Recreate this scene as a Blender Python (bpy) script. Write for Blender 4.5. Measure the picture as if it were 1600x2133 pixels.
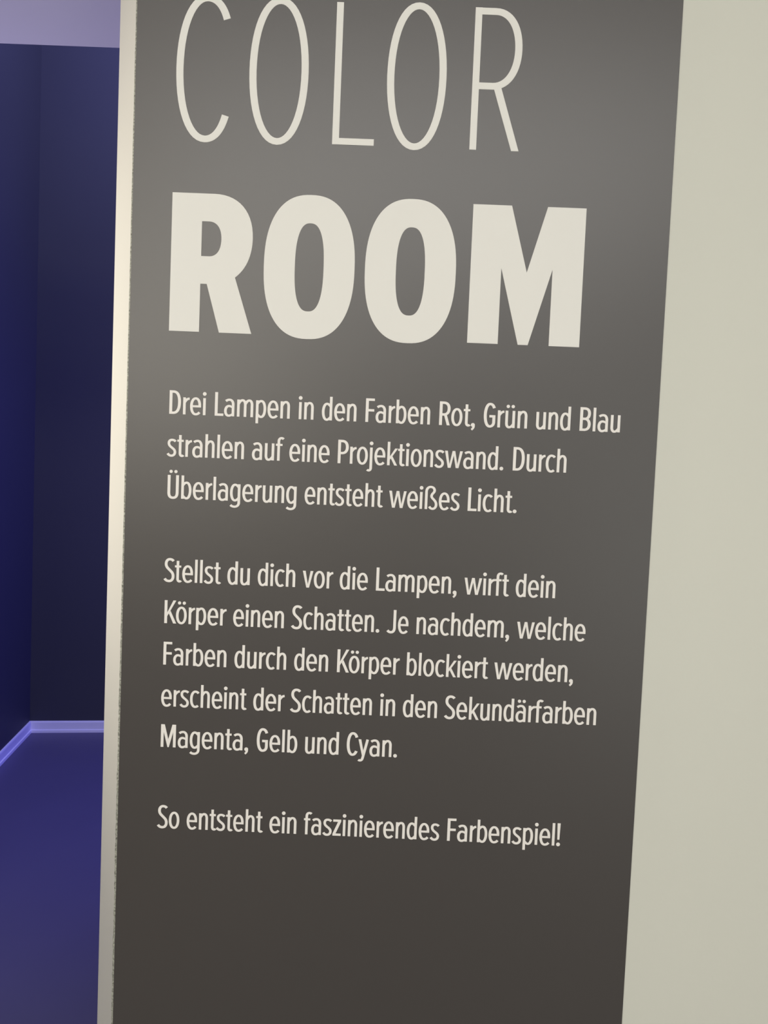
import bpy, bmesh, math, random
from mathutils import Vector, Matrix
from mathutils.geometry import tessellate_polygon

for o in list(bpy.data.objects):
    bpy.data.objects.remove(o)
sc = bpy.context.scene
COL = sc.collection

# ------------------------------------------------------------------ camera
EYE = Vector((0.0, 0.0, 1.5))          # eye height above the floor
YAW, PITCH, ROLL = 0.007034, -0.052684, 0.041898
FPX = 1600.0                           # focal length in pixels of a 1600 px wide picture
cy, sy, cp, sp, cr, sr = (math.cos(YAW), math.sin(YAW), math.cos(PITCH), math.sin(PITCH),
                          math.cos(ROLL), math.sin(ROLL))
fwd = Vector((-sy * cp, cy * cp, sp))
rt0 = Vector((cy, sy, 0))
up0 = rt0.cross(fwd)
rt = cr * rt0 + sr * up0
up = -sr * rt0 + cr * up0
cam_data = bpy.data.cameras.new('camera')
cam_data.sensor_fit = 'HORIZONTAL'
cam_data.sensor_width = 36.0
cam_data.lens = 36.0 * FPX / 1600.0
cam_data.clip_start = 0.05
cam_data.clip_end = 60
cam = bpy.data.objects.new('camera', cam_data)
COL.objects.link(cam)
m3 = Matrix((rt, up, -fwd)).transposed()
cam.matrix_world = Matrix.Translation(EYE) @ m3.to_4x4()
sc.camera = cam

# ------------------------------------------------------------------ world, lights, exposure
sc.view_settings.view_transform = 'Standard'
sc.view_settings.look = 'None'
sc.view_settings.exposure = 0.0
sc.view_settings.gamma = 1.0
sc.view_settings.use_curve_mapping = False
world = bpy.data.worlds.new('world')
sc.world = world
world.use_nodes = True
world.node_tree.nodes['Background'].inputs[0].default_value = (0.9, 0.92, 1.0, 1)
world.node_tree.nodes['Background'].inputs[1].default_value = 0.02


def area(name, loc, target, sx, szy, power, color):
    d = bpy.data.lights.new(name, 'AREA')
    d.shape = 'RECTANGLE'
    d.size, d.size_y = sx, szy
    d.energy = power
    d.color = color
    o = bpy.data.objects.new(name, d)
    COL.objects.link(o)
    o.location = loc
    o.rotation_euler = (Vector(target) - Vector(loc)).to_track_quat('-Z', 'Y').to_euler()
    return o


def spot(name, loc, target, power, color, angle, blend=1.0, radius=0.05):
    d = bpy.data.lights.new(name, 'SPOT')
    d.energy = power
    d.color = color
    d.spot_size = math.radians(angle)
    d.spot_blend = blend
    d.shadow_soft_size = radius
    o = bpy.data.objects.new(name, d)
    COL.objects.link(o)
    o.location = loc
    o.rotation_euler = (Vector(target) - Vector(loc)).to_track_quat('-Z', 'Y').to_euler()
    return o


# the hall in front of the wall: unseen, assumed area lights overhead and behind the visitor
area('hall_overhead_assumed', (0.3, -1.55, 3.15), (0.3, -1.2, 0), 3.2, 1.6, 124, (1.0, 0.985, 0.95))  # assumed overhead source, main light on the wall and board
area('hall_left_assumed', (-1.75, -2.9, 2.3), (-0.2, 1.2, 1.7), 1.5, 1.2, 52, (1.0, 0.95, 0.84))  # assumed source with no window built, brightens the board's left side
area('hall_gloss_fill', (2.0, -3.3, 1.10), (0.4, 1.2, 1.2), 1.6, 2.1, 36, (0.98, 1.0, 0.96))  # added fill with no door behind it, brightens the board's right side
# assumed warm spot in the doorway, without a fixture, lights the pale corner profile
spot('doorway_assumed_spot', (-1.40, 1.10, 1.68), (-0.44, 1.24, 1.62), 34, (1.0, 0.93, 0.80), 92, 1.0, 0.06)
# blue light inside the colour room, from unseen assumed and added sources
area('colour_room_top_assumed', (-0.4, 2.9, 4.3), (-1.9, 4.1, 3.2), 1.2, 0.8, 125, (0.32, 0.32, 0.82))  # assumed overhead source, lights the upper walls
spot('colour_room_soffit_fill', (-1.36, 2.6, 0.9), (-1.05, 1.55, 2.4), 68, (0.60, 0.54, 1.0), 100, 1.0, 0.08)  # added unseen spot, throws violet light up onto the soffit
spot('colour_room_blue_fill', (0.8, 3.1, 1.55), (-1.75, 3.0, 1.1), 240, (0.12, 0.11, 1.0), 100, 1.0, 0.08)  # added unseen spot, brings more blue to the left wall and floor


# ------------------------------------------------------------------ materials
def mat(name, col, rough=0.6, spec=0.5, noise=None, bump=None):
    m = bpy.data.materials.new(name)
    m.use_nodes = True
    nt = m.node_tree
    b = nt.nodes['Principled BSDF']
    b.inputs['Base Color'].default_value = (*col, 1)
    b.inputs['Roughness'].default_value = rough
    b.inputs['Specular IOR Level'].default_value = spec
    tc = nt.nodes.new('ShaderNodeTexCoord')
    if noise:
        scale, amt = noise
        n = nt.nodes.new('ShaderNodeTexNoise')
        n.inputs['Scale'].default_value = scale
        n.inputs['Detail'].default_value = 4
        nt.links.new(tc.outputs['Object'], n.inputs['Vector'])
        mx = nt.nodes.new('ShaderNodeMix')
        mx.data_type = 'RGBA'
        mx.inputs[6].default_value = (*[c * (1 - amt) for c in col], 1)
        mx.inputs[7].default_value = (*[min(1, c * (1 + amt)) for c in col], 1)
        nt.links.new(n.outputs['Fac'], mx.inputs[0])
        nt.links.new(mx.outputs[2], b.inputs['Base Color'])
    if bump:
        scale, st, dist = bump
        n = nt.nodes.new('ShaderNodeTexNoise')
        n.inputs['Scale'].default_value = scale
        n.inputs['Detail'].default_value = 3
        nt.links.new(tc.outputs['Object'], n.inputs['Vector'])
        bp = nt.nodes.new('ShaderNodeBump')
        bp.inputs['Strength'].default_value = st
        bp.inputs['Distance'].default_value = dist
        nt.links.new(n.outputs['Fac'], bp.inputs['Height'])
        nt.links.new(bp.outputs['Normal'], b.inputs['Normal'])
    return m


M_wall = mat('wall_paint', (0.618, 0.617, 0.550), 0.7, 0.3, (3.0, 0.015), (180, 0.05, 0.002))
M_trim = mat('corner_paint', (0.72, 0.70, 0.64), 0.55, 0.3, (5.0, 0.01))
M_film = mat('charcoal_film', (0.046, 0.0395, 0.0375), 0.42, 0.8, (2.0, 0.04), (500, 0.02, 0.0005))
M_letter = mat('cream_vinyl', (0.745, 0.732, 0.69), 0.6, 0.3, (6.0, 0.01))
M_text = mat('pale_text_vinyl', (0.805, 0.770, 0.730), 0.6, 0.3, (6.0, 0.01))
M_hall = mat('hall_paint', (0.60, 0.59, 0.53), 0.7, 0.3, (2.0, 0.02))
M_hall_floor = mat('hall_floor_grey', (0.19, 0.18, 0.17), 0.5, 0.4, (8.0, 0.08))
M_ceiling = mat('ceiling_white', (0.75, 0.74, 0.72), 0.8, 0.2, (3.0, 0.01))
M_dark = mat('dark_navy_wall', (0.046, 0.048, 0.056), 0.6, 0.3, (1.5, 0.10))
M_floor = mat('colour_room_floor', (0.100, 0.094, 0.155), 0.5, 0.4, (4.0, 0.05))
M_base = mat('white_baseboard_paint', (0.80, 0.79, 0.80), 0.45, 0.4, (5.0, 0.01))

M_edge = bpy.data.materials.new('raw_board_edge')
M_edge.use_nodes = True
_nt = M_edge.node_tree
_b = _nt.nodes['Principled BSDF']
_b.inputs['Roughness'].default_value = 0.8
_tc = _nt.nodes.new('ShaderNodeTexCoord')
_n = _nt.nodes.new('ShaderNodeTexNoise')
_n.inputs['Scale'].default_value = 260
_n.inputs['Detail'].default_value = 5
_n.inputs['Roughness'].default_value = 0.75
_r = _nt.nodes.new('ShaderNodeValToRGB')
_r.color_ramp.elements[0].position = 0.38
_r.color_ramp.elements[0].color = (0.10, 0.10, 0.085, 1)
_r.color_ramp.elements[1].position = 0.66
_r.color_ramp.elements[1].color = (0.50, 0.50, 0.43, 1)
_nt.links.new(_tc.outputs['Object'], _n.inputs['Vector'])
_nt.links.new(_n.outputs['Fac'], _r.inputs['Fac'])
_nt.links.new(_r.outputs['Color'], _b.inputs['Base Color'])


# ------------------------------------------------------------------ mesh helpers
def link(name, bm, material, parent=None, smooth=False, origin=None):
    if origin is not None:
        bmesh.ops.translate(bm, verts=bm.verts, vec=-Vector(origin))
    me = bpy.data.meshes.new(name)
    bmesh.ops.recalc_face_normals(bm, faces=bm.faces)
    bm.to_mesh(me)
    bm.free()
    me.materials.append(material)
    if smooth:
        for p in me.polygons:
            p.use_smooth = True
    o = bpy.data.objects.new(name, me)
    COL.objects.link(o)
    if origin is not None:
        o.location = origin
    if parent is not None:
        o.parent = parent
    return o


def prism(bm, poly, z0, z1):
    lo = [bm.verts.new((x, y, z0)) for x, y in poly]
    hi = [bm.verts.new((x, y, z1)) for x, y in poly]
    bm.faces.new(lo)
    bm.faces.new(hi)
    n = len(poly)
    for i in range(n):
        j = (i + 1) % n
        bm.faces.new((lo[i], lo[j], hi[j], hi[i]))


def box(bm, x0, x1, y0, y1, z0, z1):
    prism(bm, [(x0, y0), (x1, y0), (x1, y1), (x0, y1)], z0, z1)


def structure(name, bm, material):
    o = link(name, bm, material)
    o['kind'] = 'structure'
    return o


# ------------------------------------------------------------------ the setting
PY = 1.2                     # the face of the dark board
WY = PY + 0.003              # the face of the painted wall behind it
XC = -0.4172                 # front edge of the wall's chamfered end
CHX, CHY = 0.0504, 0.0720    # size of the chamfer
WT = 0.12                    # wall thickness
HZ = 3.2                     # hall ceiling

# partition wall that carries the board
bm = bmesh.new()
prism(bm, [(XC + 0.004, WY), (3.2, WY), (3.2, WY + WT), (XC + 0.03, WY + WT)], 0, HZ)
structure('wall_front', bm, M_wall)
# the wall on the far side of the doorway
bm = bmesh.new()
box(bm, -3.2, -1.6, WY, WY + WT, 0, HZ)
structure('wall_doorway', bm, M_wall)
# pale corner profile along the wall's chamfered end
bm = bmesh.new()
e = 0.0012
prism(bm, [(XC + 0.004, WY), (XC + e, WY - 0.0002), (XC, WY + e * 0.6), (XC - CHX + e * 0.7, WY + CHY - e), (XC - CHX, WY + CHY + 0.0005),
           (XC - CHX, WY + WT), (XC + 0.03, WY + WT)], 0, HZ)
structure('trim_1', bm, M_trim)

# soffit over the doorway
bm = bmesh.new()
SY = 1.75
prism(bm, [(-3.2, WY + WT + 0.002), (-1.598, WY + WT + 0.002), (-1.598, WY + 0.06), (XC - CHX - 0.001, WY + 0.06), (XC - CHX - 0.001, WY + WT + 0.002), (1.4, WY + WT + 0.002), (1.4, SY), (-3.2, SY)], 2.413, 2.75)
structure('trim_2', bm, M_ceiling)

# colour room: rotated a little against the partition
A = Vector((-1.89577, 4.09367, 0))
u1 = Vector((math.cos(math.radians(8.35)), math.sin(math.radians(8.35)), 0))     # along the back wall
u2 = Vector((math.cos(math.radians(-81.65)), math.sin(math.radians(-81.65)), 0))  # along the left wall


def at(a, b):
    p = A + u1 * a + u2 * b
    return (p.x, p.y)


RH = 4.5
BT = 0.014
bm = bmesh.new()
prism(bm, [at(-0.15, -BT), at(4.2, -BT), at(4.2, -0.15), at(-0.15, -0.15)], 0, RH)
structure('wall_back', bm, M_dark)
bm = bmesh.new()
prism(bm, [at(-BT, -BT), at(-BT, 2.75), at(-0.15, 2.75), at(-0.15, -BT)], 0, RH)
structure('wall_left', bm, M_dark)
bm = bmesh.new()
prism(bm, [at(4.05, -BT), at(4.2, -BT), at(4.2, 2.2), at(4.05, 2.2)], 0, RH)
structure('wall_right', bm, M_dark)


def skirting(name, a0, b0, a1, b1, along):
    # board with a small rounded top, 62 mm high
    bm = bmesh.new()
    prof = [(0, 0), (1, 0), (1, 0.012), (0.95, 0.015), (0.62, 0.017), (0.62, 0.054), (0.5, 0.0605), (0.3, 0.0625), (0, 0.0625)]
    ends = []
    for (a, b) in ((a0, b0), (a1, b1)):
        ring = []
        for d, z in prof:
            q = d * BT
            if along == 'back':
                x, y = at(a + (q if a == a0 else 0) - 0, b - BT + q)
            else:
                x, y = at(a - BT + q, b + (q if b == b0 else 0))
            ring.append(bm.verts.new((x, y, z)))
        ends.append(ring)
    n = len(prof)
    for i in range(n):
        j = (i + 1) % n
        bm.faces.new((ends[0][i], ends[0][j], ends[1][j], ends[1][i]))
    bm.faces.new(ends[0])
    bm.faces.new(ends[1])
    return structure(name, bm, M_base)


skirting('baseboard_back', -BT, 0, 4.05, 0, 'back')
skirting('baseboard_left', 0, -BT, 0, 2.75, 'left')

bm = bmesh.new()
prism(bm, [at(-0.15, -0.15), at(4.2, -0.15), at(4.2, 2.35), (2.3, WY + 0.05), (-3.2, WY + 0.05), at(-1.6, 2.75), at(-0.15, 2.75)], -0.1, 0.0)
structure('floor', bm, M_floor)
bm = bmesh.new()
prism(bm, [at(-0.15, -0.15), at(4.2, -0.15), at(4.2, 2.2), (2.3, SY), (-3.2, SY), at(-0.15, 2.75)], RH, RH + 0.1)
structure('ceiling', bm, M_dark)

# the hall behind the visitor, which the satin board mirrors softly
bm = bmesh.new()
box(bm, -3.2, 3.2, -3.4, WY + 0.05, -0.1, 0.0)
structure('floor_hall', bm, M_hall_floor)
bm = bmesh.new()
box(bm, -3.2, 3.2, -3.4, WY + 0.05, HZ, HZ + 0.1)
structure('ceiling_hall', bm, M_ceiling)
bm = bmesh.new()
box(bm, -3.2, 3.2, -3.5, -3.4, 0, HZ)
structure('wall_hall', bm, M_hall)

# ------------------------------------------------------------------ lettering engine
STEPS = 14


def curve_pts(path):
    """Sample a path of M / L / C / V / H commands. V leaves vertically and arrives horizontally, H the reverse."""
    pts = []
    k = 0.585
    cx = cyy = 0.0
    for c in path:
        if c[0] == 'M':
            cx, cyy = c[1], c[2]
            pts.append((cx, cyy))
            continue
        if c[0] == 'L':
            pts.append((c[1], c[2]))
            cx, cyy = c[1], c[2]
            continue
        if c[0] == 'C':
            x1, y1, x2, y2, x3, y3 = c[1:]
        elif c[0] == 'V':
            x3, y3 = c[1], c[2]
            x1, y1 = cx, cyy + (y3 - cyy) * k
            x2, y2 = x3 - (x3 - cx) * k, y3
        else:
            x3, y3 = c[1], c[2]
            x1, y1 = cx + (x3 - cx) * k, cyy
            x2, y2 = x3, y3 - (y3 - cyy) * k
        for i in range(1, STEPS + 1):
            t = i / STEPS
            s = 1 - t
            pts.append((s**3 * cx + 3 * s * s * t * x1 + 3 * s * t * t * x2 + t**3 * x3,
                        s**3 * cyy + 3 * s * s * t * y1 + 3 * s * t * t * y2 + t**3 * y3))
        cx, cyy = x3, y3
    return pts


def ribbon(path, a, b, w0=1.0, w1=1.0, taper=16.0, closed=False):
    """Outline quads of a stroke drawn with an elliptical nib (half widths a, b); ends may be thinner (w0, w1)."""
    p = curve_pts(path)
    if closed:
        p = p[:-1]
    n = len(p)
    d = [0.0]
    for i in range(1, n):
        d.append(d[-1] + math.dist(p[i], p[i - 1]))
    left, right = [], []
    for i in range(n):
        if closed:
            q0, q1 = p[(i - 1) % n], p[(i + 1) % n]
        else:
            q0, q1 = p[max(0, i - 1)], p[min(n - 1, i + 1)]
        tx, ty = q1[0] - q0[0], q1[1] - q0[1]
        l = math.hypot(tx, ty) or 1
        nx, ny = -ty / l, tx / l
        h = math.sqrt((a * nx) ** 2 + (b * ny) ** 2)
        w = 1.0
        if w0 != 1.0:
            s = min(1, d[i] / taper)
            w *= w0 + (1 - w0) * s * s * (3 - 2 * s)
        if w1 != 1.0:
            s = min(1, (d[-1] - d[i]) / taper)
            w *= w1 + (1 - w1) * s * s * (3 - 2 * s)
        ox, oy = nx * h * w, ny * h * w
        left.append((p[i][0] + ox, p[i][1] + oy))
        right.append((p[i][0] - ox, p[i][1] - oy))
    return ('ribbon', left, right, closed)


def poly(*pts):
    return ('poly', list(pts), [])


def dot(x, y, r, n=28):
    return ('poly', [(x + r * math.cos(2 * math.pi * i / n), y + r * math.sin(2 * math.pi * i / n)) for i in range(n)], [])


def rect(x0, y0, x1, y1):
    return poly((x0, y0), (x1, y0), (x1, y1), (x0, y1))


def add_shapes(bm, shapes, fx, fz, yf, yb):
    """Cut the flat shapes out of film: face at depth yf, edges running back to yb."""
    yf0 = yf
    for si, s in enumerate(shapes):
        yf = yf0 - si * 0.00003      # pieces of one letter never share a plane
        if s[0] == 'ribbon':
            _, left, right, closed = s
            n = len(left)
            L = [(bm.verts.new((fx(x), yf, fz(y))), bm.verts.new((fx(x), yb, fz(y)))) for x, y in left]
            R = [(bm.verts.new((fx(x), yf, fz(y))), bm.verts.new((fx(x), yb, fz(y)))) for x, y in right]
            rng = range(n) if closed else range(n - 1)
            for i in rng:
                j = (i + 1) % n
                bm.faces.new((L[i][0], L[j][0], R[j][0], R[i][0]))
                bm.faces.new((L[i][0], L[i][1], L[j][1], L[j][0]))
                bm.faces.new((R[i][0], R[j][0], R[j][1], R[i][1]))
            if not closed:
                for i in (0, n - 1):
                    bm.faces.new((L[i][0], R[i][0], R[i][1], L[i][1]))
        else:
            loops = [s[1]] + s[2]
            allv = []
            for lp in loops:
                ring = [(bm.verts.new((fx(x), yf, fz(y))), bm.verts.new((fx(x), yb, fz(y)))) for x, y in lp]
                for i in range(len(ring)):
                    j = (i + 1) % len(ring)
                    bm.faces.new((ring[i][0], ring[j][0], ring[j][1], ring[i][1]))
                allv += ring
            tris = tessellate_polygon([[Vector((x, y, 0)) for x, y in lp] for lp in loops])
            for t in tris:
                try:
                    bm.faces.new([allv[i][0] for i in t])
                except ValueError:
                    pass


# --- condensed text alphabet; cap height = 100, x = 0 at the left edge of the ink
XH = 72.3
A_, B_ = 5.6, 4.7            # lower-case half stem / half bar
CA, CB = 6.1, 5.1            # capital half stem / half bar


def lc(path, **k):
    return ribbon(path, A_, B_, **k)


def cap(path, **k):
    return ribbon(path, CA, CB, **k)


def stem(x, y0, y1, h=A_):
    return rect(x - h, y0, x + h, y1)


def arch(x0, x1, y=50):
    return lc([('M', x0 + 0.8, y - 6), ('C', x0 + 2.0, 60, x0 + 8.5, 69.8, x0 + (x1 - x0) * 0.60, 69.8), ('H', x1, 51), ('L', x1, 0)], w0=0.55, taper=24)


def bowl_right(xs, x1):      # bowl attached to a stem on its left (b, p)
    return lc([('M', xs + 0.6, 52), ('C', xs + 3.4, 61.5, xs + 9, 69.7, xs + 17, 69.7), ('H', x1, 36.2), ('V', xs + 17, 2.5),
               ('C', xs + 9, 2.5, xs + 3.4, 10.5, xs + 0.6, 20)], w0=0.6, w1=0.6, taper=20)


def bowl_left(xs, x0):       # bowl attached to a stem on its right (d, g)
    return lc([('M', xs - 0.6, 52), ('C', xs - 3.4, 61.5, xs - 9, 69.7, xs - 17, 69.7), ('H', x0, 36.2), ('V', xs - 17, 2.5),
               ('C', xs - 9, 2.5, xs - 3.4, 10.5, xs - 0.6, 20)], w0=0.6, w1=0.6, taper=20)


def oval(w, b0, t0, a, b):
    x0, x1, cx, cyy = a, w - a, w / 2, (b0 + t0) / 2
    return ribbon([('M', cx, t0), ('H', x0, cyy), ('V', cx, b0), ('H', x1, cyy), ('V', cx, t0)], a, b, closed=True)


def umlaut(cx, y, r=7.0, s=10.2):
    return [dot(cx - s, y, r), dot(cx + s, y, r)]


def g_a():
    return [lc([('M', 37.7, 0), ('L', 37.7, 50), ('V', 22.5, 69.8), ('C', 16.5, 69.8, 11.0, 67.6, 6.6, 63.6)]),
            lc([('M', 36.6, 33.5), ('C', 33.0, 40.0, 27, 43.3, 20.3, 43.3), ('H', 5.6, 22.6), ('V', 19, 2.4),
                ('C', 26.5, 2.4, 32.6, 6.0, 36.6, 13.5)], w0=0.6, w1=0.6, taper=18)]


def g_c():
    return [lc([('M', 36.8, 62.3), ('C', 33.6, 67.2, 28.8, 69.7, 22.8, 69.7), ('H', 5.6, 36.2), ('V', 22.6, 2.5), ('C', 28.0, 2.5, 32.2, 4.6, 35.4, 8.6)])]


def g_e():
    return [lc([('M', 40.7, 31.8), ('L', 40.7, 40), ('V', 23.4, 69.7), ('H', 5.6, 36.4), ('V', 23.6, 2.4), ('C', 30.4, 2.4, 35.8, 5.4, 40.2, 11.4)]),
            rect(7, 31.8, 46.2, 40.6)]


def g_o():
    return [oval(46.3, 2.4, 69.8, A_, B_)]


def g_u():
    return [stem(34.6, 0, XH), lc([('M', 5.6, XH), ('L', 5.6, 20), ('V', 16.2, 2.4), ('C', 24.5, 2.4, 31, 9, 34.0, 24)], w1=0.55, taper=24)]


def g_s():
    return [ribbon([('M', 35.6, 63.2), ('C', 32.0, 67.6, 27, 69.8, 20.6, 69.8), ('C', 12.0, 69.8, 7.4, 64.2, 7.4, 56), ('C', 7.4, 46.5, 14, 41.4, 20.8, 36.4),
                    ('C', 28, 31.2, 33.7, 26.4, 33.7, 18), ('C', 33.7, 8.6, 27.6, 2.3, 18.4, 2.3), ('C', 11.6, 2.3, 6.6, 5.8, 2.9, 11.8)], 5.5, 4.8)]


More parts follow.
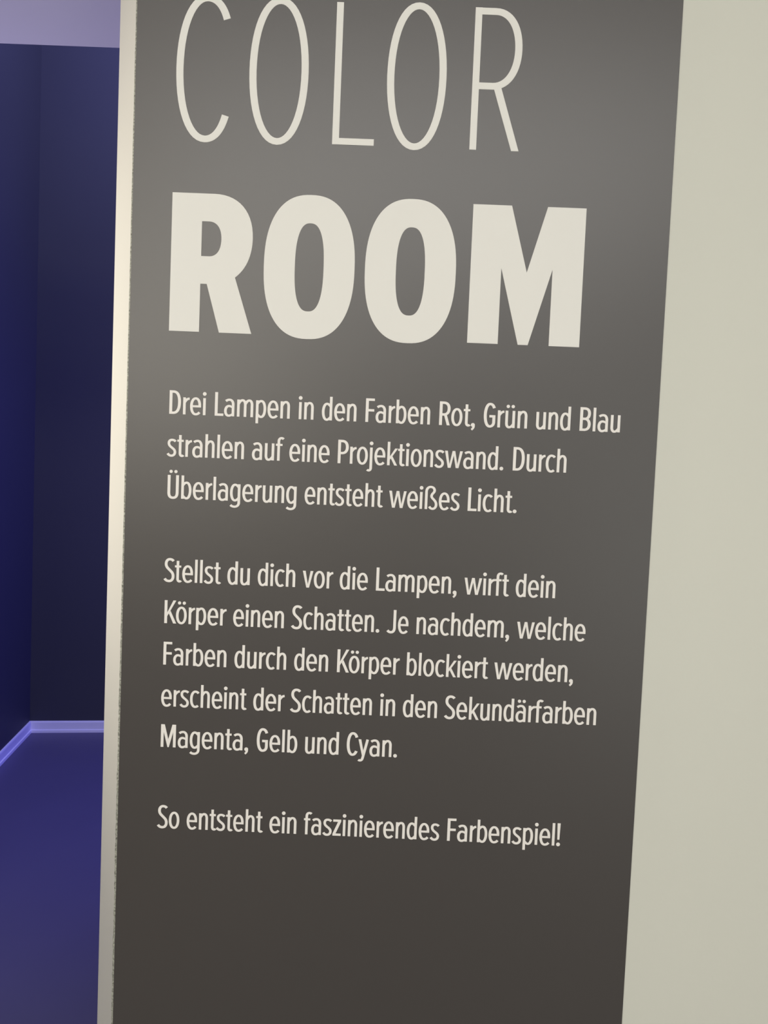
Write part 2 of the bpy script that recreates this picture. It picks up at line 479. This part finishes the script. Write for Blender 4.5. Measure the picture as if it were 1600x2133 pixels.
GL = {
    'a': (g_a(), 43.3, 2.8, 5.7), 'ä': (g_a() + umlaut(24.0, 90.3), 43.3, 2.8, 5.7),
    'b': ([stem(5.6, 0, 100), bowl_right(5.6, 38.0)], 43.6, 5.5, 2.8),
    'c': (g_c(), 40.0, 2.8, 1.6),
    'd': ([stem(38.0, 0, 100), bowl_left(38.0, 5.6)], 43.6, 2.8, 5.5),
    'e': (g_e(), 46.3, 2.8, 2.8),
    'f': ([lc([('M', 12.0, 0), ('L', 12.0, 83), ('V', 23.4, 96.2), ('C', 26.6, 96.2, 29.4, 95.0, 31.9, 91.8)]), rect(0, 63, 28, 71.9)], 34.0, 0.9, -3.8),
    'g': ([lc([('M', 38.2, XH), ('L', 38.2, -7), ('V', 20.0, -24.5), ('C', 13.2, -24.5, 7.6, -22.2, 3.2, -17.8)]), bowl_left(38.2, 5.6)], 43.8, 2.8, 5.5),
    'h': ([stem(5.6, 0, 100), arch(5.6, 34.5)], 40.1, 5.5, 5.5),
    'i': ([stem(5.6, 0, XH), dot(5.6, 90.0, 7.9)], 11.2, 5.5, 5.5),
    'j': ([lc([('M', 5.6, XH), ('L', 5.6, -14), ('V', -2.4, -25.4), ('C', -5.0, -25.4, -7.4, -24.4, -9.4, -22.2)]), dot(5.6, 90.0, 7.9)], 11.2, 5.5, 5.5),
    'k': ([stem(5.6, 0, 100), poly((32.3, XH), (44.0, XH), (9.0, 20.3), (9.0, 34.2)), poly((14.8, 30.5), (31.2, 0), (43.0, 0), (20.6, 41.5))], 43.6, 5.5, -0.3),
    'l': ([stem(5.6, 0, 100)], 11.2, 5.5, 5.5),
    'm': ([stem(5.6, 0, XH), arch(5.6, 34.3), arch(34.3, 63.0)], 68.6, 5.5, 5.5),
    'n': ([stem(5.6, 0, XH), arch(5.6, 34.5)], 40.1, 5.5, 5.5),
    'o': (g_o(), 46.3, 2.8, 2.8), 'ö': (g_o() + umlaut(24.2, 90.3), 46.3, 2.8, 2.8),
    'p': ([stem(5.6, -25, XH), bowl_right(5.6, 38.0)], 43.6, 5.5, 2.8),
    'r': ([stem(5.6, 0, XH), lc([('M', 6.4, 44), ('C', 8.0, 56, 14, 66.6, 26.8, 67.5)], w0=0.6, taper=20)], 26.8, 5.5, -0.2),
    's': (g_s(), 39.3, 1.8, 1.9),
    't': ([lc([('M', 12.7, 91.6), ('L', 12.7, 15), ('V', 20.2, 2.9), ('C', 23.2, 2.9, 25.4, 4.2, 26.9, 6.6)]), rect(0, 62.9, 27.3, 71.8)], 27.6, 1.5, 2.2),
    'u': (g_u(), 40.2, 5.3, 5.5), 'ü': (g_u() + umlaut(20.2, 90.3), 40.2, 5.3, 5.5),
    'v': ([poly((0, XH), (12.0, XH), (22.8, 15), (33.0, XH), (44.8, XH), (28.6, 0), (17.0, 0))], 44.8, 0.5, 0.5),
    'w': ([poly((0, XH), (11.8, XH), (21, 16), (32.2, XH), (43.6, XH), (54.4, 16), (64, XH), (75.6, XH), (60, 0), (48.2, 0), (37.8, 53), (26.4, 0), (14.6, 0))], 75.6, 0.5, 0.5),
    'y': ([poly((0, XH), (12.0, XH), (24.2, 14), (22.5, -2), (17.4, 0)), lc([('M', 39.2, XH), ('L', 20.6, -9), ('C', 18.6, -17.5, 15, -21.2, 9.6, -21.2), ('C', 6.8, -21.2, 4.8, -20.4, 2.6, -18.4)])], 45.2, 0.5, 0.5),
    'z': ([poly((1.5, XH), (36.4, XH), (36.4, 63.5), (13.4, 9.8), (36.2, 9.8), (36.2, 0), (0, 0), (0, 8.6), (22.8, 62.4), (1.5, 62.4))], 36.4, 1.8, 2.6),
    'ß': ([lc([('M', 5.6, 0), ('L', 5.6, 75), ('V', 23.6, 95.4), ('H', 40.2, 80.4), ('C', 40.2, 70.6, 28.2, 67.5, 28.2, 56.2), ('C', 28.2, 45, 49.2, 39.4, 49.2, 20.4),
               ('C', 49.2, 9.4, 42.4, 2.3, 34.2, 2.3), ('C', 28.2, 2.3, 23.2, 5.6, 19.6, 11.4)])], 54.8, 5.5, 2.8),
    'B': ([stem(6.1, 0, 100, CA), cap([('M', 6, 94.8), ('L', 19, 94.8), ('C', 31, 94.8, 38.6, 87.6, 38.6, 73.4), ('C', 38.6, 59.4, 31, 51.2, 21, 51.2), ('L', 6, 51.2)]),
           cap([('M', 6, 51.2), ('L', 21, 51.2), ('C', 32, 51.2, 39.8, 42, 39.8, 28.4), ('C', 39.8, 13.6, 32, 5.1, 19, 5.1), ('L', 6, 5.1)])], 45.8, 6.0, 4.0),
    'C': ([cap([('M', 42.0, 79.5), ('C', 39.2, 90.4, 33.8, 97.3, 25.0, 97.3), ('H', 6.1, 50.0), ('V', 25.0, 2.8), ('C', 33.4, 2.8, 38.8, 9.8, 41.6, 19.4)])], 47.6, 4.0, 1.2),
    'D': ([stem(6.1, 0, 100, CA), cap([('M', 6, 94.8), ('L', 17, 94.8), ('C', 33, 94.8, 42.5, 80, 42.5, 50), ('C', 42.5, 20, 33, 5.1, 17, 5.1), ('L', 6, 5.1)])], 48.6, 6.0, 3.7),
    'F': ([stem(6.1, 0, 100, CA), rect(6, 89.7, 37.3, 100), rect(6, 44.9, 36.3, 55.1)], 37.3, 6.0, 3.0),
    'G': ([cap([('M', 42.4, 80.2), ('C', 39.4, 90.6, 34, 97.3, 25.0, 97.3), ('H', 6.1, 50.0), ('V', 25.4, 2.8), ('C', 34, 2.8, 42.2, 8.0, 42.2, 22), ('L', 42.2, 50.8)]),
           rect(23.2, 40.6, 48.3, 50.8)], 48.4, 4.0, 4.0),
    'J': ([cap([('M', 34.0, 100), ('L', 34.0, 24), ('C', 34.0, 10, 28, 2.8, 18.6, 2.8), ('C', 12.2, 2.8, 7.2, 5.4, 3.4, 10.6)])], 40.1, 0.5, 6.2),
    'K': ([stem(6.1, 0, 100, CA), poly((37.3, 100), (49.9, 100), (10, 26.6), (10, 42.0)), poly((19.0, 43), (38.6, 0), (51.7, 0), (26.2, 54.5))], 51.7, 6.0, -4.4),
    'L': ([stem(6.1, 0, 100, CA), rect(6, 0, 37.1, 10.3)], 37.1, 6.0, -0.3),
    'M': ([poly((0, 0), (0, 100), (16, 100), (32.6, 35), (49, 100), (65, 100), (65, 0), (53, 0), (53, 67), (35.6, 0), (29.6, 0), (12, 67), (12, 0))], 65.0, 6.0, 6.2),
    'P': ([stem(6.1, 0, 100, CA), cap([('M', 6, 94.8), ('L', 18, 94.8), ('C', 31, 94.8, 39.2, 85.6, 39.2, 69.2), ('C', 39.2, 53, 31, 43.7, 18, 43.7), ('L', 6, 43.7)])], 45.3, 6.0, 0.9),
    'R': ([stem(6.1, 0, 100, CA), cap([('M', 6, 94.8), ('L', 18, 94.8), ('C', 31, 94.8, 39.4, 86, 39.4, 70), ('C', 39.4, 54, 31, 45.1, 18, 45.1), ('L', 6, 45.1)]),
           poly((19.4, 43), (32.5, 0), (44.8, 0), (30.6, 46), (22, 46))], 45.5, 6.0, 1.6),
    'S': ([ribbon([('M', 39.8, 89.6), ('C', 36.2, 94.8, 30.8, 97.3, 24.4, 97.3), ('C', 14.4, 97.3, 7.9, 89.4, 7.9, 77.4), ('C', 7.9, 63.6, 16.6, 58, 23.6, 51),
                   ('C', 31.2, 43.4, 39.3, 38.2, 39.3, 24.2), ('C', 39.3, 11, 32.4, 2.8, 21.4, 2.8), ('C', 13.0, 2.8, 7.0, 6.4, 2.9, 13.2)], 6.0, 5.2)], 45.8, 2.0, 1.6),
    'Ü': ([cap([('M', 6.1, 100), ('L', 6.1, 26), ('C', 6.1, 9, 13, 2.8, 23.8, 2.8), ('C', 34.6, 2.8, 41.5, 9, 41.5, 26), ('L', 41.5, 100)])] + umlaut(23.8, 115.2, 6.9), 47.6, 5.5, 5.5),
    '.': ([dot(8.0, 6.0, 7.9)], 16.0, 2.6, 3.0),
    ',': ([dot(9.4, 5.8, 8.3), ribbon([('M', 12.4, 7.0), ('C', 14.6, -2, 10.4, -9, 4.0, -14.6)], 5.0, 4.4, w0=0.9, w1=0.85)], 18.0, 1.4, 3.0),
    '!': ([poly((1.7, 100), (15.1, 100), (12.8, 27), (4.0, 27)), dot(8.4, 6.0, 8.3)], 16.8, 2.4, 3.0),
}

# words of each printed line with the left and right end of their ink, measured on the board (metres)
CAPH = 0.03655
LINES = [
    (0.07570, [('Drei', -0.34930, -0.29259), ('Lampen', -0.27834, -0.16131), ('in', -0.14728, -0.12426), ('den', -0.11144, -0.05761), ('Farben', -0.04349, 0.05689), ('Rot,', 0.07117, 0.12703), ('Grün', 0.14008, 0.20775), ('und', 0.22157, 0.27477), ('Blau', 0.28921, 0.35180)]),
    (0.00991, [('strahlen', -0.35108, -0.23070), ('auf', -0.21816, -0.16865), ('eine', -0.15983, -0.09709), ('Projektionswand.', -0.08413, 0.17429), ('Durch', 0.18891, 0.27203)]),
    (-0.05590, [('Überlagerung', -0.34877, -0.14628), ('entsteht', -0.13350, -0.01184), ('weißes', -0.00158, 0.10898), ('Licht.', 0.12182, 0.19829)]),
    (-0.18739, [('Stellst', -0.35046, -0.26156), ('du', -0.25058, -0.21513), ('dich', -0.20259, -0.14348), ('vor', -0.13202, -0.08408), ('die', -0.07349, -0.02932), ('Lampen,', -0.01620, 0.11089), ('wirft', 0.12240, 0.19180), ('dein', 0.20330, 0.26538)]),
    (-0.25351, [('Körper', -0.34823, -0.25014), ('einen', -0.23930, -0.15906), ('Schatten.', -0.14690, -0.00800), ('Je', 0.00360, 0.03750), ('nachdem,', 0.05028, 0.19679), ('welche', 0.20834, 0.31621)]),
    (-0.31986, [('Farben', -0.34814, -0.24800), ('durch', -0.23521, -0.15311), ('den', -0.14049, -0.08666), ('Körper', -0.07246, 0.02618), ('blockiert', 0.03760, 0.16557), ('werden,', 0.17572, 0.30082)]),
    (-0.38671, [('erscheint', -0.34979, -0.21452), ('der', -0.20313, -0.15372), ('Schatten', -0.14390, -0.01464), ('in', -0.00124, 0.02219), ('den', 0.03446, 0.08870), ('Sekundärfarben', 0.10076, 0.34056)]),
    (-0.45271, [('Magenta,', -0.34864, -0.20876), ('Gelb', -0.19554, -0.13082), ('und', -0.11831, -0.06482), ('Cyan.', -0.05211, 0.02837)]),
    (-0.58480, [('So', -0.35048, -0.31537), ('entsteht', -0.30355, -0.18222), ('ein', -0.17076, -0.12746), ('faszinierendes', -0.11576, 0.10124), ('Farbenspiel!', 0.11399, 0.29463)]),
]

# ------------------------------------------------------------------ the information board
ZB, ZT = 0.0, HZ
XL, XR = -0.4145, 0.4103
panel = bpy.data.objects.new('information_board', None)
COL.objects.link(panel)
panel.empty_display_size = 0.1
panel.location = (0, PY, 0)
panel['label'] = 'tall charcoal board with cream COLOR ROOM lettering, on pale wall beside the blue room'
panel['category'] = 'sign'


def part(name, bm, material, parent=panel, label=None):
    bmesh.ops.translate(bm, verts=bm.verts, vec=(0, -PY, 0))
    o = link(name, bm, material, parent)
    if label:
        o['label'] = label
    return o


bm = bmesh.new()
box(bm, XL, XR, PY, WY - 0.0002, 0.02, HZ - 0.01)
part('board', bm, M_film)
# raw, slightly ragged cut edge down the left side
bm = bmesh.new()
random.seed(4)
rows = []
z = 0.02
while z < HZ - 0.01:
    lower = max(0.0, min(1.0, (1.75 - z) / 0.9))
    w = 0.0020 + 0.0012 * lower + random.uniform(-0.0004, 0.0004) * (0.3 + lower)
    rows.append((z, XL - w))
    z += 0.006
prev = None
for z, x in rows:
    ring = [bm.verts.new((XL, PY + 0.0002, z)), bm.verts.new((x, PY + 0.0008, z)), bm.verts.new((x, WY - 0.0001, z)), bm.verts.new((XL, WY - 0.0001, z))]
    if prev:
        for i in range(4):
            j = (i + 1) % 4
            bm.faces.new((prev[i], prev[j], ring[j], ring[i]))
    else:
        bm.faces.new(ring)
    prev = ring
bm.faces.new(prev)
part('cut_edge', bm, M_edge, label='ragged pale cut edge down the left side of the board')

YF, YB = PY - 0.00035, PY
EPS = 0.00002

# --- headline letters (cap height 0.2102 m)
U = 0.0021025
ZR = EYE.z + 0.20377
ZC = EYE.z + 0.49524


def superellipse(cx, cyy, a, b, n, m=96):
    out = []
    for i in range(m):
        t = 2 * math.pi * i / m
        c, s = math.cos(t), math.sin(t)
        out.append((cx + a * math.copysign(abs(c) ** (2 / n), c), cyy + b * math.copysign(abs(s) ** (2 / n), s)))
    return out


def big_O():
    return [('poly', superellipse(33.3, 49.9, 33.3, 52.0, 2.40), [superellipse(33.3, 49.8, 10.55, 31.8, 2.55)])]


def big_R():
    outer = [(0, 0), (0, 100)] + curve_pts([('M', 31, 100), ('C', 48.5, 100, 59.7, 88.5, 59.7, 69.0), ('C', 59.7, 56.0, 55.0, 46.2, 47.5, 40.4)]) + \
        [(60.8, 0), (36.9, 0), (26.9, 35), (22.2, 35), (22.2, 0)]
    inner = [(22.2, 80.1)] + curve_pts([('M', 27.4, 80.1), ('C', 33.4, 80.1, 36.7, 75.3, 36.7, 67.6), ('C', 36.7, 59.8, 33.6, 55.0, 28.0, 55.0)]) + [(22.2, 55.0)]
    return [('poly', outer, [inner])]


def big_M():
    return [poly((0, 0), (0, 100), (28.1, 100), (41.2, 52.4), (54.3, 100), (82.3, 100), (82.3, 0), (59.9, 0), (59.9, 55.3), (44.5, 0), (37.2, 0), (22.5, 55.0), (22.5, 0))]


def thin(path, **k):
    return ribbon(path, 2.6, 2.38, **k)


def thin_C():
    return [thin([('M', 35.9, 85.0), ('C', 33.2, 94.2, 28.4, 99.5, 21.6, 99.5), ('H', 2.6, 49.6), ('V', 21.9, 0.2), ('C', 29.2, 0.2, 33.9, 7.4, 36.5, 17.3)])]


def thin_O():
    return [oval(42.9, 0.4, 99.5, 2.6, 2.38)]


def thin_L():
    return [rect(0, 0, 4.9, 100), rect(2, 0, 30.3, 4.6)]


def thin_R():
    return [rect(0, 0, 4.9, 100), thin([('M', 2.4, 97.5), ('L', 15.0, 97.5), ('C', 26.0, 97.5, 32.3, 86.5, 32.3, 71.4), ('C', 32.3, 56.4, 25.4, 45.2, 14.6, 45.2), ('L', 2.4, 45.2)]),
            poly((15.5, 44.2), (30.3, 0), (35.7, 0), (20.9, 44.8))]


def headline(shapes, x, zb, label):
    bm = bmesh.new()
    add_shapes(bm, shapes, lambda v: x + v * U, lambda v: zb + v * U, YF, YB)
    part('letter', bm, M_letter, label=label)


headline(thin_C(), -0.35251, ZC, 'thin cream letter C of COLOR')
headline(thin_O(), -0.24103, ZC, 'thin cream first letter O of COLOR')
headline(thin_L(), -0.11136, ZC, 'thin cream letter L of COLOR')
headline(thin_O(), -0.03135, ZC, 'thin cream second letter O of COLOR')
headline(thin_R(), 0.09833, ZC, 'thin cream letter R of COLOR')
headline(big_R(), -0.35316, ZR, 'heavy cream letter R of ROOM')
headline(big_O(), -0.20936, ZR, 'heavy cream first letter O of ROOM')
headline(big_O(), -0.05352, ZR, 'heavy cream second letter O of ROOM')
headline(big_M(), 0.10871, ZR, 'heavy cream letter M of ROOM')

# --- the text
KERN = {('S', 't'): -2.5, ('t', 's'): -1.2}
FITS = []
for zb, words in LINES:
    bm = bmesh.new()
    for text, wx0, wx1 in words:
        pos, x = [], 0.0
        for i, ch in enumerate(text):
            g = GL[ch]
            if i:
                x += g[2] + KERN.get((text[i - 1], ch), 0)
            pos.append(x)
            x += g[1]
            if i < len(text) - 1:
                x += g[3]
        s = (wx1 - wx0) / x
        FITS.append((text, s / (CAPH / 100)))
        uz = CAPH / 100
        for ch, px in zip(text, pos):
            add_shapes(bm, GL[ch][0], lambda v: wx0 + (px + v) * s, lambda v: EYE.z + zb + v * uz, YF, YB)
    part('text_line', bm, M_text, label='cream printed line reading "%s"' % ' '.join(w[0] for w in words))
